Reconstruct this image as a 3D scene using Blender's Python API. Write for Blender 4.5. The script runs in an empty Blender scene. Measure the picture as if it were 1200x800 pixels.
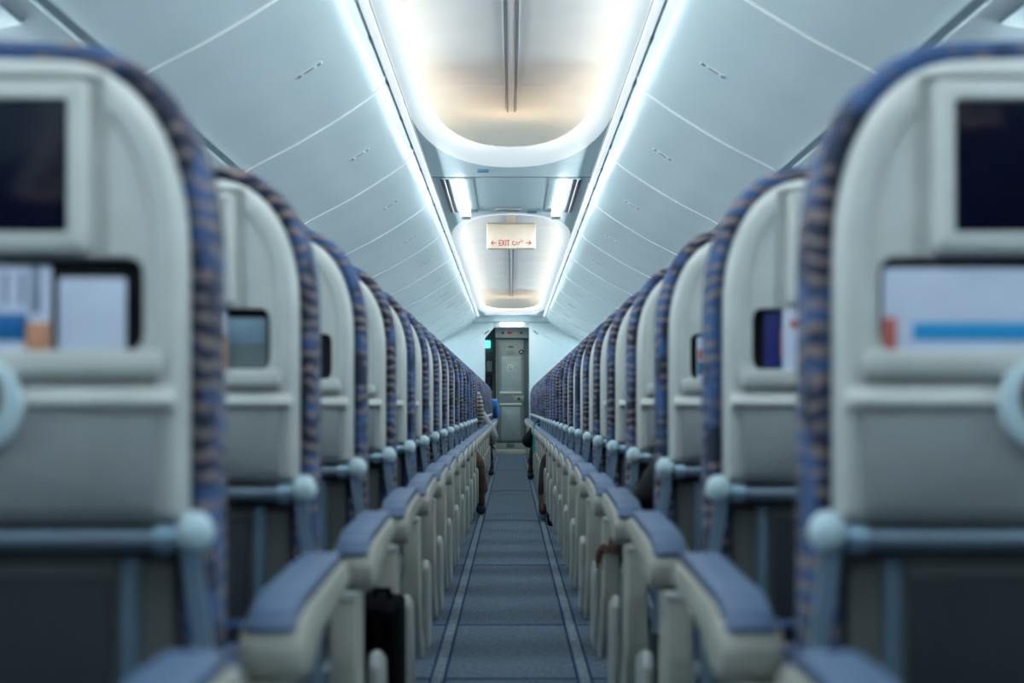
import bpy, bmesh, math, random
from mathutils import Vector, Matrix
C = bpy.context.scene.collection
SC = bpy.context.scene
PI = math.pi
R = random.Random(7)

# ------------------------------------------------------------------ camera, world, exposure
CX, CZ, F = 0.0, 0.775, 1840.0
cam = bpy.data.cameras.new('camera'); camo = bpy.data.objects.new('camera', cam); C.objects.link(camo)
camo.location = (CX, 0, CZ); camo.rotation_euler = (PI/2, 0, 0)
cam.sensor_width = 36; cam.lens = F/1200*36; cam.clip_start = 0.05; cam.clip_end = 100
cam.shift_y = 76/1200; cam.shift_x = 1/1200
cam.dof.use_dof = True; cam.dof.focus_distance = 11.0; cam.dof.aperture_fstop = 3.7
SC.camera = camo
w = bpy.data.worlds.new('world'); SC.world = w; w.use_nodes = True
w.node_tree.nodes['Background'].inputs[0].default_value = (0.60, 0.82, 1.0, 1)
w.node_tree.nodes['Background'].inputs[1].default_value = 0.6
SC.view_settings.view_transform = 'Standard'; SC.view_settings.look = 'None'
SC.view_settings.exposure = 0.42; SC.view_settings.gamma = 1; SC.view_settings.use_curve_mapping = False
SC.cycles.max_bounces = 8; SC.cycles.diffuse_bounces = 5; SC.cycles.use_denoising = True
SC.cycles.caustics_reflective = False; SC.cycles.caustics_refractive = False
COVE, RAIL, TUBE, ENDLAMP, WASH = 5.4, .45, 7.0, 7.0, 12.0

VW = 0.5
for s_ in (-1, 1):                                      # added lamps by the ceiling ring, standing in for cove light on opposite bins
    la = bpy.data.lights.new('added_bin_wash', 'AREA'); la.shape = 'RECTANGLE'; la.size = 28.5; la.size_y = .05; la.energy = 92; la.color = (.93, .98, 1.0); la.spread = math.radians(112)
    lo = bpy.data.objects.new('added_bin_wash_light', la); C.objects.link(lo); lo.location = (s_*.44, 10.2, 2.165)
    d = Vector((-s_*1.0, 0, -.42)).normalized(); zax = -d; xax = Vector((0, 1, 0)); yax = zax.cross(xax)
    lo.rotation_euler = Matrix((xax, yax, zax)).transposed().to_euler()
    for yc, ln in ((2.1, 11.0), (17.9, 9.4)):           # added hidden lamps above the ring to brighten the vault centre
        lb = bpy.data.lights.new('added_vault_wash', 'AREA'); lb.shape = 'RECTANGLE'; lb.size = ln; lb.size_y = .03; lb.energy = VW*ln; lb.color = (.84, .94, 1.0); lb.spread = math.radians(90)
        lo = bpy.data.objects.new('added_vault_wash_light', lb); C.objects.link(lo); lo.location = (s_*.525, yc, 2.295)
        d = Vector((-s_*1.0, 0, .36)).normalized(); zax = -d; xax = Vector((0, 1, 0)); yax = zax.cross(xax)
        lo.rotation_euler = Matrix((xax, yax, zax)).transposed().to_euler()
# ------------------------------------------------------------------ materials
MATS = {}
RIML = 0.2
def mat(name, col=(0.5, 0.5, 0.5), rough=0.5, metal=0.0, emit=None, es=1.0, var=0.06, scale=12.0, bump=0.0, bscale=200, spec=0.5):
    if name in MATS: return MATS[name]
    m = bpy.data.materials.new(name); m.use_nodes = True; N = m.node_tree.nodes; L = m.node_tree.links
    b = N['Principled BSDF']; b.inputs['Roughness'].default_value = rough; b.inputs['Metallic'].default_value = metal
    b.inputs['Specular IOR Level'].default_value = spec
    tc = N.new('ShaderNodeTexCoord'); nz = N.new('ShaderNodeTexNoise'); nz.inputs['Scale'].default_value = scale
    L.new(tc.outputs['Object'], nz.inputs['Vector'])
    rp = N.new('ShaderNodeValToRGB'); L.new(nz.outputs['Fac'], rp.inputs[0])
    rp.color_ramp.elements[0].position = .3; rp.color_ramp.elements[1].position = .7
    rp.color_ramp.elements[0].color = tuple(c*(1-var) for c in col)+(1,); rp.color_ramp.elements[1].color = tuple(min(1, c*(1+var)) for c in col)+(1,)
    L.new(rp.outputs[0], b.inputs['Base Color'])
    if bump:
        n2 = N.new('ShaderNodeTexNoise'); n2.inputs['Scale'].default_value = bscale; L.new(tc.outputs['Object'], n2.inputs['Vector'])
        bp = N.new('ShaderNodeBump'); bp.inputs['Strength'].default_value = bump; bp.inputs['Distance'].default_value = .002
        L.new(n2.outputs['Fac'], bp.inputs['Height']); L.new(bp.outputs[0], b.inputs['Normal'])
    if emit:
        b.inputs['Emission Color'].default_value = emit+(1,); b.inputs['Emission Strength'].default_value = es
    MATS[name] = m; return m

PLASTIC = mat('seat_plastic', (0.55, 0.565, 0.54), .32, bump=.15, bscale=900)
PLASTIC2 = mat('seat_plastic_tray', (0.26, 0.275, 0.28), .42, bump=.15, bscale=900)
SHROUD = mat('shroud_plastic', (0.44, 0.425, 0.375), .38)
DARKP = mat('dark_plastic', (0.02, 0.026, 0.034), .5)
GREYP = mat('grey_plastic', (0.24, 0.26, 0.27), .5)
LOWERP = mat('lower_back_cloth', (0.13, 0.135, 0.13), .8)
METAL = mat('brushed_metal', (0.36, 0.52, 0.64), .28, .75)
BARM = mat('hinge_metal', (0.24, 0.31, 0.38), .35, .6)
KNOB = mat('knob_plastic', (0.50, 0.64, 0.70), .3)
PAD = mat('arm_pad_vinyl', (0.085, 0.145, 0.265), .5, bump=.2, bscale=300)
SCREEN = mat('screen_glass_off', (0.002, 0.003, 0.014), .12, spec=.3)
SCREENON = mat('screen_glass_lit', (0.02, 0.02, 0.03), .1, emit=(0.35, 0.75, 0.95), es=.55)
SCREENON2 = mat('screen_image_blue', (0.02, 0.02, 0.03), .1, emit=(0.0, 0.33, 0.7), es=.7)
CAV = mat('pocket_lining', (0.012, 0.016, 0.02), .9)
CEIL = mat('ceiling_panel', (0.50, 0.64, 0.68), .55, var=.02)
RIMM = mat('ceiling_rim', (0.80, 0.84, 0.84), .5, var=.01, emit=(.90, .97, 1.0), es=RIML)  # emission added to the ceiling lip so it reads white and washes the bins
VAULT = mat('vault_panel', (0.62, 0.70, 0.74), .45, var=.04, scale=3)
BIN = mat('bin_panel', (0.52, 0.64, 0.68), .24, var=.02, scale=2)
SEAM = mat('seam_white', (0.82, 0.86, 0.86), .4)
DKSEAM = mat('seam_dark', (0.10, 0.15, 0.18), .5)
PSU = mat('service_panel', (0.60, 0.68, 0.70), .45)
WALLM = mat('sidewall_panel', (0.60, 0.66, 0.68), .6)
BULK = mat('bulkhead_panel', (0.62, 0.76, 0.80), .5, var=.02)
DOORM = mat('door_panel', (0.27, 0.32, 0.31), .5)
DOORF = mat('door_frame', (0.13, 0.18, 0.18), .5)
DOORL = mat('door_inset', (0.38, 0.45, 0.43), .5)
BRIGHT = mat('bright_metal', (0.95, 0.93, 0.84), .4, 0)
BEIGE = mat('beige_plate', (0.42, 0.40, 0.32), .5)
BLACK = mat('black_cloth', (0.003, 0.003, 0.004), .95, spec=.05)
WHITEP = mat('white_plastic', (0.8, 0.8, 0.76), .4)
RED = mat('sign_red', (0.55, 0.02, 0.02), .5)
SIGN = mat('sign_cream', (0.60, 0.54, 0.45), .45, emit=(1, .9, .78), es=.02)
TEAL = mat('teal_cloth', (0.01, 0.42, 0.42), .7)
TEALM = mat('teal_fitting', (0.08, 0.28, 0.36), .4, .4)
COVEM = mat('cove_led', (1, .8, .6), .5, emit=(1.0, .60, .30), es=COVE)
RAILM = mat('added_rail_glow', (1, 1, 1), .5, emit=(.92, .97, 1.0), es=RAIL)  # glow put into a plain white rail that is no lamp
TUBEM = mat('tube_lamp', (1, 1, 1), .5, emit=(.95, .97, 1.0), es=TUBE)
WASHM = mat('added_wash_glow', (1, 1, 1), .5, emit=(.72, .93, 1.0), es=WASH)  # emission for the added side wall strips
LAMPM = mat('dome_lamp', (1, 1, 1), .5, emit=(1.0, .97, .88), es=ENDLAMP)
CYANM = mat('cyan_sign_lit', (0.1, .6, .6), .5, emit=(0.12, .85, .9), es=1.6)

def fabric():
    m = bpy.data.materials.new('seat_fabric'); m.use_nodes = True; N = m.node_tree.nodes; L = m.node_tree.links
    b = N['Principled BSDF']; b.inputs['Roughness'].default_value = .85
    b.inputs['Sheen Weight'].default_value = .05; b.inputs['Sheen Tint'].default_value = (.5, .65, 1, 1)
    tc = N.new('ShaderNodeTexCoord'); oi = N.new('ShaderNodeObjectInfo')
    ad = N.new('ShaderNodeVectorMath'); ad.operation = 'ADD'
    ml = N.new('ShaderNodeVectorMath'); ml.operation = 'SCALE'; ml.inputs['Scale'].default_value = 7.0
    cx = N.new('ShaderNodeCombineXYZ'); L.new(oi.outputs['Random'], cx.inputs[0]); L.new(oi.outputs['Random'], cx.inputs[2])
    L.new(cx.outputs[0], ml.inputs[0]); L.new(tc.outputs['Object'], ad.inputs[0]); L.new(ml.outputs[0], ad.inputs[1])
    def noise(sc, st):
        v = N.new('ShaderNodeMapping'); v.inputs['Scale'].default_value = st; L.new(ad.outputs[0], v.inputs[0])
        n = N.new('ShaderNodeTexNoise'); n.inputs['Scale'].default_value = sc; n.inputs['Detail'].default_value = 1.5; L.new(v.outputs[0], n.inputs['Vector']); return n
    def ramp(fac, a, c, ca, cb):
        r = N.new('ShaderNodeValToRGB'); L.new(fac, r.inputs[0]); e = r.color_ramp.elements
        e[0].position = a; e[1].position = c; e[0].color = ca+(1,); e[1].color = cb+(1,); return r
    def mix(f, a, c):
        x = N.new('ShaderNodeMix'); x.data_type = 'RGBA'
        L.new(f, x.inputs[0]); L.new(a, x.inputs[6]); L.new(c, x.inputs[7]); return x.outputs[2]
    n1 = noise(16, (1, 1, 1)); base = ramp(n1.outputs['Fac'], .44, .56, (0.012, 0.018, 0.045), (0.036, 0.085, 0.21))
    wv = N.new('ShaderNodeTexWave'); wv.bands_direction = 'Z'; wv.inputs['Scale'].default_value = 14
    wv.inputs['Distortion'].default_value = 4.5; wv.inputs['Detail'].default_value = 1; wv.inputs['Detail Scale'].default_value = 1.4
    L.new(ad.outputs[0], wv.inputs['Vector'])
    wr = ramp(wv.outputs['Fac'], .62, .78, (0, 0, 0), (1, 1, 1))
    n2 = noise(22, (1, 1, .6)); nr = ramp(n2.outputs['Fac'], .40, .50, (0, 0, 0), (1, 1, 1))
    mm = N.new('ShaderNodeMath'); mm.operation = 'MULTIPLY'; L.new(wr.outputs[0], mm.inputs[0]); L.new(nr.outputs[0], mm.inputs[1])
    br = N.new('ShaderNodeRGB'); br.outputs[0].default_value = (0.21, 0.155, 0.15, 1)
    col = mix(mm.outputs[0], base.outputs[0], br.outputs[0])
    L.new(col, b.inputs['Base Color']); MATS['fabric'] = m; return m
FABRIC = fabric()

def carpet(name, col, var):
    m = bpy.data.materials.new(name); m.use_nodes = True; N = m.node_tree.nodes; L = m.node_tree.links
    b = N['Principled BSDF']; b.inputs['Roughness'].default_value = .95; b.inputs['Specular IOR Level'].default_value = .15
    tc = N.new('ShaderNodeTexCoord'); n = N.new('ShaderNodeTexNoise'); n.inputs['Scale'].default_value = 160; n.inputs['Detail'].default_value = 3
    n2 = N.new('ShaderNodeTexNoise'); n2.inputs['Scale'].default_value = 60; n2.inputs['Detail'].default_value = 3
    L.new(tc.outputs['Object'], n.inputs[0]); L.new(tc.outputs['Object'], n2.inputs[0])
    a = N.new('ShaderNodeMath'); a.operation = 'ADD'; L.new(n.outputs['Fac'], a.inputs[0]); L.new(n2.outputs['Fac'], a.inputs[1])
    r = N.new('ShaderNodeValToRGB'); L.new(a.outputs[0], r.inputs[0]); e = r.color_ramp.elements
    a2 = N.new('ShaderNodeMath'); a2.operation = 'MULTIPLY'; a2.inputs[1].default_value = .5; L.new(a.outputs[0], a2.inputs[0]); L.new(a2.outputs[0], r.inputs[0])
    e[0].position = .38; e[1].position = .62
    e[0].color = tuple(c*(1-var) for c in col)+(1,); e[1].color = tuple(c*(1+var) for c in col)+(1,)
    # fine woven lines
    wv = N.new('ShaderNodeTexWave'); wv.bands_direction = 'X'; wv.inputs['Scale'].default_value = 40; wv.inputs['Distortion'].default_value = 0
    L.new(tc.outputs['Object'], wv.inputs[0])
    mx = N.new('ShaderNodeMix'); mx.data_type = 'RGBA'; mx.blend_type = 'MULTIPLY'; mx.inputs[0].default_value = .35
    L.new(r.outputs[0], mx.inputs[6]); L.new(wv.outputs['Color'], mx.inputs[7]); L.new(mx.outputs[2], b.inputs['Base Color'])
    bp = N.new('ShaderNodeBump'); bp.inputs['Strength'].default_value = .5; bp.inputs['Distance'].default_value = .003
    L.new(n.outputs['Fac'], bp.inputs['Height']); L.new(bp.outputs[0], b.inputs['Normal'])
    return m
CARPET = carpet('aisle_carpet', (0.19, 0.25, 0.33), .35)
CARPETB = carpet('carpet_seam_blue', (0.02, 0.075, 0.20), .2)
TRACK = carpet('path_strip', (0.30, 0.36, 0.43), .4)

# ------------------------------------------------------------------ mesh helpers
def link(name, bm, m, parent=None, sharp=35, smooth=True):
    bmesh.ops.recalc_face_normals(bm, faces=bm.faces)
    me = bpy.data.meshes.new(name); bm.to_mesh(me); bm.free()
    ms = m if isinstance(m, (list, tuple)) else [m]
    for x in ms: me.materials.append(x)
    if smooth:
        me.shade_smooth(); me.set_sharp_from_angle(angle=math.radians(sharp))
    o = bpy.data.objects.new(name, me); C.objects.link(o)
    if parent: o.parent = parent
    return o
def tag(o, label=None, cat=None, group=None, kind=None):
    for k, v in (('label', label), ('category', cat), ('group', group), ('kind', kind)):
        if v: o[k] = v
    return o
def empty(name, loc=(0, 0, 0), rz=0):
    o = bpy.data.objects.new(name, None); C.objects.link(o); o.location = loc; o.rotation_euler = (0, 0, rz); o.empty_display_size = .05; return o
def kids(o): return [c for c in C.objects if c.parent == o]
def copy_tree(o, loc):
    KM = {}
    for c in C.objects:
        if c.parent: KM.setdefault(c.parent.name, []).append(c)
    def rec(x, par):
        c = x.copy(); C.objects.link(c)
        if par: c.parent = par
        for ch in KM.get(x.name, []): rec(ch, c)
        return c
    r = rec(o, None); r.location = loc
    for k in ('label', 'group'):
        if k in r: del r[k]
    return r
def rpoly(P, seg=5):
    """P: list of (u, v, radius) corners -> rounded closed polygon"""
    out = []; n = len(P)
    for i in range(n):
        p = Vector(P[i][:2]); r = P[i][2]; a = Vector(P[i-1][:2]); b = Vector(P[(i+1) % n][:2])
        if r <= 0: out.append(tuple(p)); continue
        da = (a-p).normalized(); db = (b-p).normalized(); cosang = max(-1, min(1, da.dot(db))); ang = math.acos(cosang)
        if ang > PI-.05: out.append(tuple(p)); continue
        t = min(r/math.tan(ang/2), .49*(a-p).length, .49*(b-p).length)
        p0 = p+da*t; p1 = p+db*t
        for k in range(seg+1):
            s = k/seg; q = p0*(1-s)**2+p*2*s*(1-s)+p1*s*s
            out.append((q.x, q.y))
    res = []
    for q in out:
        if not res or (Vector(q)-Vector(res[-1])).length > 1e-5: res.append(q)
    return res
def area(P): return .5*sum(P[i-1][0]*P[i][1]-P[i][0]*P[i-1][1] for i in range(len(P)))
def inset(P, d):
    n = len(P); sg = 1 if area(P) > 0 else -1; out = []
    for i in range(n):
        p = Vector(P[i]); a = (p-Vector(P[i-1])).normalized(); b = (Vector(P[(i+1) % n])-p).normalized()
        na = Vector((-a.y, a.x)); nb = Vector((-b.y, b.x)); k = (na+nb)
        if k.length < 1e-6: k = na
        k = k.normalized(); c = max(.5, k.dot(na)); q = p+k*(sg*d/c); out.append((q.x, q.y))
    return out
def slab(bm, P, rings, f):
    """loft a closed 2-D outline through rings (inset, depth); f(u, v, d) -> point"""
    vs = []
    for ins, d in rings:
        Q = inset(P, ins) if ins else P
        vs.append([bm.verts.new(f(u, v, d)) for u, v in Q])
    n = len(P)
    for j in range(len(vs)-1):
        for i in range(n):
            bm.faces.new((vs[j][i-1], vs[j][i], vs[j+1][i], vs[j+1][i-1]))
    bm.faces.new(vs[0]); bm.faces.new(list(reversed(vs[-1])))
    return bm
def rr(d0, d1, b):
    return [(b, d0), (b*.3, d0+b*.3), (0, d0+b), (0, d1-b), (b*.3, d1-b*.3), (b, d1)]
XY = lambda u, v, d: (u, v, d)
XZ = lambda u, v, d: (u, d, v)      # outline in x,z ; depth along y
YZ = lambda u, v, d: (d, u, v)      # outline in y,z ; depth along x
def box(bm, x0, x1, y0, y1, z0, z1, b=.004, r=None):
    r = b if r is None else r
    return slab(bm, rpoly([(x0, z0, r), (x1, z0, r), (x1, z1, r), (x0, z1, r)], 3), rr(y0, y1, min(b, (y1-y0)*.4)), XZ)
def nb(): return bmesh.new()
def tube(bm, pts, r, seg=10, caps=True):
    pts = [Vector(p) for p in pts]; rs = r if isinstance(r, (list, tuple)) else [r]*len(pts); rings = []
    up = Vector((0, 0, 1))
    for i, p in enumerate(pts):
        t = (pts[min(i+1, len(pts)-1)]-pts[max(i-1, 0)]).normalized()
        a = t.cross(up)
        if a.length < .05: a = t.cross(Vector((1, 0, 0)))
        a.normalize(); b = t.cross(a)
        rings.append([bm.verts.new(p+(a*math.cos(2*PI*k/seg)+b*math.sin(2*PI*k/seg))*rs[i]) for k in range(seg)])
    for i in range(len(rings)-1):
        for k in range(seg): bm.faces.new((rings[i][k-1], rings[i][k], rings[i+1][k], rings[i+1][k-1]))
    if caps: bm.faces.new(rings[0]); bm.faces.new(list(reversed(rings[-1])))
    return bm
def ball(bm, c, r, sx=1, sy=1, sz=1, u=16, v=10):
    return bmesh.ops.create_uvsphere(bm, u_segments=u, v_segments=v, radius=r, matrix=Matrix.Translation(c) @ Matrix.Diagonal((sx, sy, sz, 1)))
def disc(bm, c, r, y0, y1, b=.002, seg=24):
    P = [(c[0]+r*math.cos(2*PI*k/seg), c[1]+r*math.sin(2*PI*k/seg)) for k in range(seg)]
    return slab(bm, P, rr(y0, y1, b), XZ)
def bake(o, cutters):
    for c in cutters:
        m = o.modifiers.new('b', 'BOOLEAN'); m.operation = 'DIFFERENCE'; m.object = c; m.solver = 'EXACT'
    dg = bpy.context.evaluated_depsgraph_get(); dg.update()
    me = bpy.data.meshes.new_from_object(o.evaluated_get(dg)); old = o.data
    o.modifiers.clear(); o.data = me
    me.shade_smooth(); me.set_sharp_from_angle(angle=math.radians(35))
    for c in cutters: bpy.data.objects.remove(c)
    return o

# ------------------------------------------------------------------ setting: floor
Y0, YE = -4.2, 24.9
bm = nb(); box(bm, -1.78, 1.78, Y0, 27.2, -.05, 0, .002); fl = tag(link('floor', bm, CARPET), kind='structure')
n = 1
def trim(bm, m):
    global n
    o = tag(link('trim_%d' % n, bm, m), kind='structure'); n += 1; return o
for s in (-1, 1):
    bm = nb(); box(bm, min(s*.194, s*.224), max(s*.194, s*.224), Y0, 24.3, -.001, .0035, .001); trim(bm, TRACK)
    for a, b_ in ((.1855, .1925), (.2255, .2315)):
        bm = nb(); box(bm, min(s*a, s*b_), max(s*a, s*b_), Y0, 24.4, -.001, .0022, .0006); trim(bm, CARPETB)
for y in (4.47, 5.57, 7.67, 10.7, 14.4, 19.0):
    for a, b_ in ((-.185, .185), (-.50, -.2325), (.2325, .50)):
        bm = nb(); box(bm, a, b_, y-.009, y+.009, -.001, .0016 if y in (7.67, 14.4) else .0012, .0005); trim(bm, CARPETB)

bm = nb(); box(bm, -1.78, 1.78, Y0-.06, Y0, 0, 2.45, .004); tag(link('wall_near', bm, mat('near_wall_dark', (.02, .03, .05), .9)), kind='structure')  # unseen end wall, coloured dark to cut the light bounced back
# ------------------------------------------------------------------ ceiling, rims, vaults
ZC = 2.195
def outline(hw, L, ya, yb, La=None, nseg=20, k=2.25):
    """plan outline: straight sides ya..yb, superelliptic ends (near length La, far length L)"""
    P = []
    for i in range(nseg+1):
        t = -PI/2+PI*i/nseg
        cx = math.copysign(abs(math.sin(t))**(2/k), math.sin(t)); cy = abs(math.cos(t))**(2/k)
        P.append((-hw*cx, yb+L*cy))
    P = P[::-1]                                       # left(-) ... right
    Q = [(x, ya-(La if La else L)*((y-yb)/L)) for x, y in reversed(P)]
    return P+Q
# P runs from x=-hw... ; build ring lofts
def ringloft(bm, rings):
    vs = [[bm.verts.new((x, y, z)) for x, y in outl] for outl, z in rings]; n_ = len(vs[0])
    for j in range(len(vs)-1):
        for i in range(n_): bm.faces.new((vs[j][i-1], vs[j][i], vs[j+1][i], vs[j+1][i-1]))
    return vs
DOMES = [(-3.8, 7.40, .3, 1.93), (13.35, 22.5, 1.80, 1.95)]     # ya, yb, near length, far length
VZ = [(1, .064), (1.0, .12), (.985, .165), (.94, .200), (.86, .226), (.75, .245), (.6, .258), (.42, .266), (.22, .270), (.05, .271)]
def dome(i, ya, yb, La, Lb):
    sL = lambda hw: (La-(.498-hw)*(4.0 if La > 1 else .5), Lb-(.498-hw)*4.0)
    def ol(hw, ext=0):
        a, b_ = sL(hw); return outline(hw, b_+ext, ya, yb, max(.05, a+ext))
    bm = nb(); ringloft(bm, [(ol(.498), ZC), (ol(.470), ZC+.004), (ol(.435), ZC+.018), (ol(.408), ZC+.038), (ol(.400), ZC+.052), (ol(.406), ZC+.062), (ol(.57), ZC+.0645)])
    tag(link('ceiling_rim_ring', bm, RIMM, sharp=60), 'white ring with added glow framing the '+('near' if i == 0 else 'far')+' ceiling vault', 'light')
    # vault: rings by scale
    bm = nb(); hw = .565; rings = []
    for s, z in VZ:
        a, b_ = sL(hw); rings.append((outline(hw*s, b_*(.55+.45*s), ya, yb, a*(.55+.45*s)), ZC+z))
    vs = ringloft(bm, rings); bm.faces.new(vs[-1])
    tag(link('ceiling_vault', bm, VAULT, sharp=70), kind='structure')
    bm = nb(); ringloft(bm, [(ol(.425), ZC+.066), (ol(.425), ZC+.074), (ol(.437), ZC+.074), (ol(.437), ZC+.066)])
    tag(link('cove_light', bm, COVEM), 'warm cove light glowing round the edge of the '+('near' if i == 0 else 'far')+' ceiling vault', 'light')
    # spine
    bm = nb(); yA = ya-La*.6; yB = yb+Lb*.80
    box(bm, -.022, .022, yA, yB, ZC+.256, ZC+.274, .003); trim(bm, VAULT)
    for x in (-.020, .020): bm = nb(); box(bm, x-.0035, x+.0035, yA, yB, ZC+.2535, ZC+.258, .001); trim(bm, DKSEAM)
    for x in (-.034, .034): bm = nb(); box(bm, x-.002, x+.002, yA, yB, ZC+.262, ZC+.272, .001); trim(bm, SEAM)
    y = ya-.0
    ys = (-2.9, -1.1, .85, 2.7, 4.6, 6.45, 8.25) if i == 0 else (12.9, 14.75, 16.6, 18.45, 20.3, 22.15)
    for y in ys:                                       # cross seams following the vault
        ins = 1.0
        if i == 0 and y > yb: ins = max(.3, 1-((y-yb)/(Lb*1.0))**2)
        if i == 1 and y < ya: ins = .92
        pts = []
        for s, z in VZ[3:]:
            if s <= ins: pts.append((hw*s, z))
        prof = [(-x, z) for x, z in pts]+[(x, z) for x, z in reversed(pts)]
        bm = nb(); A = [[bm.verts.new((x, y+dy, ZC+z-.002-dz)) for x, z in prof] for dy, dz in ((-.006, 0), (0, .0015), (.006, 0))]
        for j in range(2):
            for q in range(len(prof)-1): bm.faces.new((A[j][q], A[j][q+1], A[j+1][q+1], A[j+1][q]))
        trim(bm, SEAM)
for i, d in enumerate(DOMES): dome(i, *d)
# flat plate between and around the openings (built as strips between outline ends)
bm = nb(); d0, d1 = DOMES
P0 = [p for p in outline(.498, d0[3], d0[0], d0[1], d0[2]) if p[1] >= d0[1]-1e-6]
P1 = [p for p in outline(.498, d1[3], d1[0], d1[1], d1[2]) if p[1] <= d1[0]+1e-6]
P2 = [p for p in outline(.498, d1[3], d1[0], d1[1], d1[2]) if p[1] >= d1[1]-1e-6]
P0.sort(); P1.sort(); P2.sort()
def strips(A, B):
    va = [bm.verts.new((x, y, ZC)) for x, y in A]; vb = [bm.verts.new((x, y, ZC)) for x, y in B]
    for q in range(len(va)-1): bm.faces.new((va[q], va[q+1], vb[q+1], vb[q]))
strips(P0, P1); strips(P2, [(x, 24.9) for x, y in P2])
tag(link('ceiling', bm, CEIL), kind='structure')
bm = nb(); box(bm, -1.8, 1.8, Y0-.1, 27.2, 2.50, 2.55, .005); tag(link('ceiling', bm, CEIL), kind='structure')   # crown above everything
for yy, h in ((9.72, .004),):
    bm = nb(); box(bm, -.498, .498, yy-.006, yy+.006, ZC-.003, ZC+.002, .001); trim(bm, DKSEAM)
for s in (-1, 1):
    bm = nb(); box(bm, min(s*.500, s*.533), max(s*.500, s*.533), Y0, 24.6, ZC-.010, ZC+.02, .003)
    tag(link('ceiling_rail', bm, RAILM), 'thin white rail with added glow running along the %s overhead bins' % ('left' if s < 0 else 'right'), 'light')
    bm = nb(); box(bm, min(s*.5335, s*.5385), max(s*.5335, s*.5385), Y0, 24.6, ZC-.007, ZC+.02, .001); trim(bm, PSU)
    bm = nb(); box(bm, min(s*.4935, s*.4995), max(s*.4935, s*.4995), Y0, 24.6, ZC-.006, ZC+.02, .001); trim(bm, mat('rail_grey', (.45, .5, .52), .5))
    for k in range(27):
        bm = nb(); y = 1.9+.83*k; box(bm, min(s*.534, s*.541), max(s*.534, s*.541), y-.05, y+.05, ZC-.0125, ZC, .002)
        trim(bm, DKSEAM)

# ------------------------------------------------------------------ overhead bins
PROF = [(.541, 2.196), (.552, 2.168), (.572, 2.137), (.610, 2.100), (.68, 2.050), (.76, 1.998), (.85, 1.943), (.95, 1.886), (1.05, 1.835), (1.12, 1.798), (1.150, 1.778), (1.158, 1.785), (1.158, 1.82)]
def cr(P, m=4):
    out = []
    for i in range(len(P)-1):
        a, b_, c, d = [Vector(P[max(0, min(len(P)-1, j))]) for j in (i-1, i, i+1, i+2)]
        for k in range(m):
            t = k/m; q = .5*((2*b_)+(c-a)*t+(2*a-5*b_+4*c-d)*t*t+(3*b_-a-3*c+d)*t**3); out.append((q.x, q.y))
    out.append(P[-1]); return out
PF = cr(PROF)
def profile_at(x):
    for (x0, z0), (x1, z1) in zip(PF, PF[1:]):
        if x0 <= x <= x1 and x1 > x0: return z0+(z1-z0)*(x-x0)/(x1-x0)
def bin_sections(s, y0, y1):
    closed = PF+[(1.160, 2.22), (.60, 2.235), (.541, 2.215)]
    P = [(s*x, z) for x, z in closed]
    return slab(nb(), P, [(0, y0), (0, y1)], XZ)
ORD = ['first', 'second', 'third', 'fourth', 'fifth', 'sixth', 'seventh', 'eighth', 'ninth', 'tenth', 'eleventh', 'twelfth', 'thirteenth', 'fourteenth', 'fifteenth',
       'sixteenth', 'seventeenth', 'eighteenth', 'nineteenth', 'twentieth', 'twenty-first', 'twenty-second', 'twenty-third', 'twenty-fourth', 'twenty-fifth', 'twenty-sixth', 'twenty-seventh', 'twenty-eighth', 'twenty-ninth']
BW = 1.93
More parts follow.
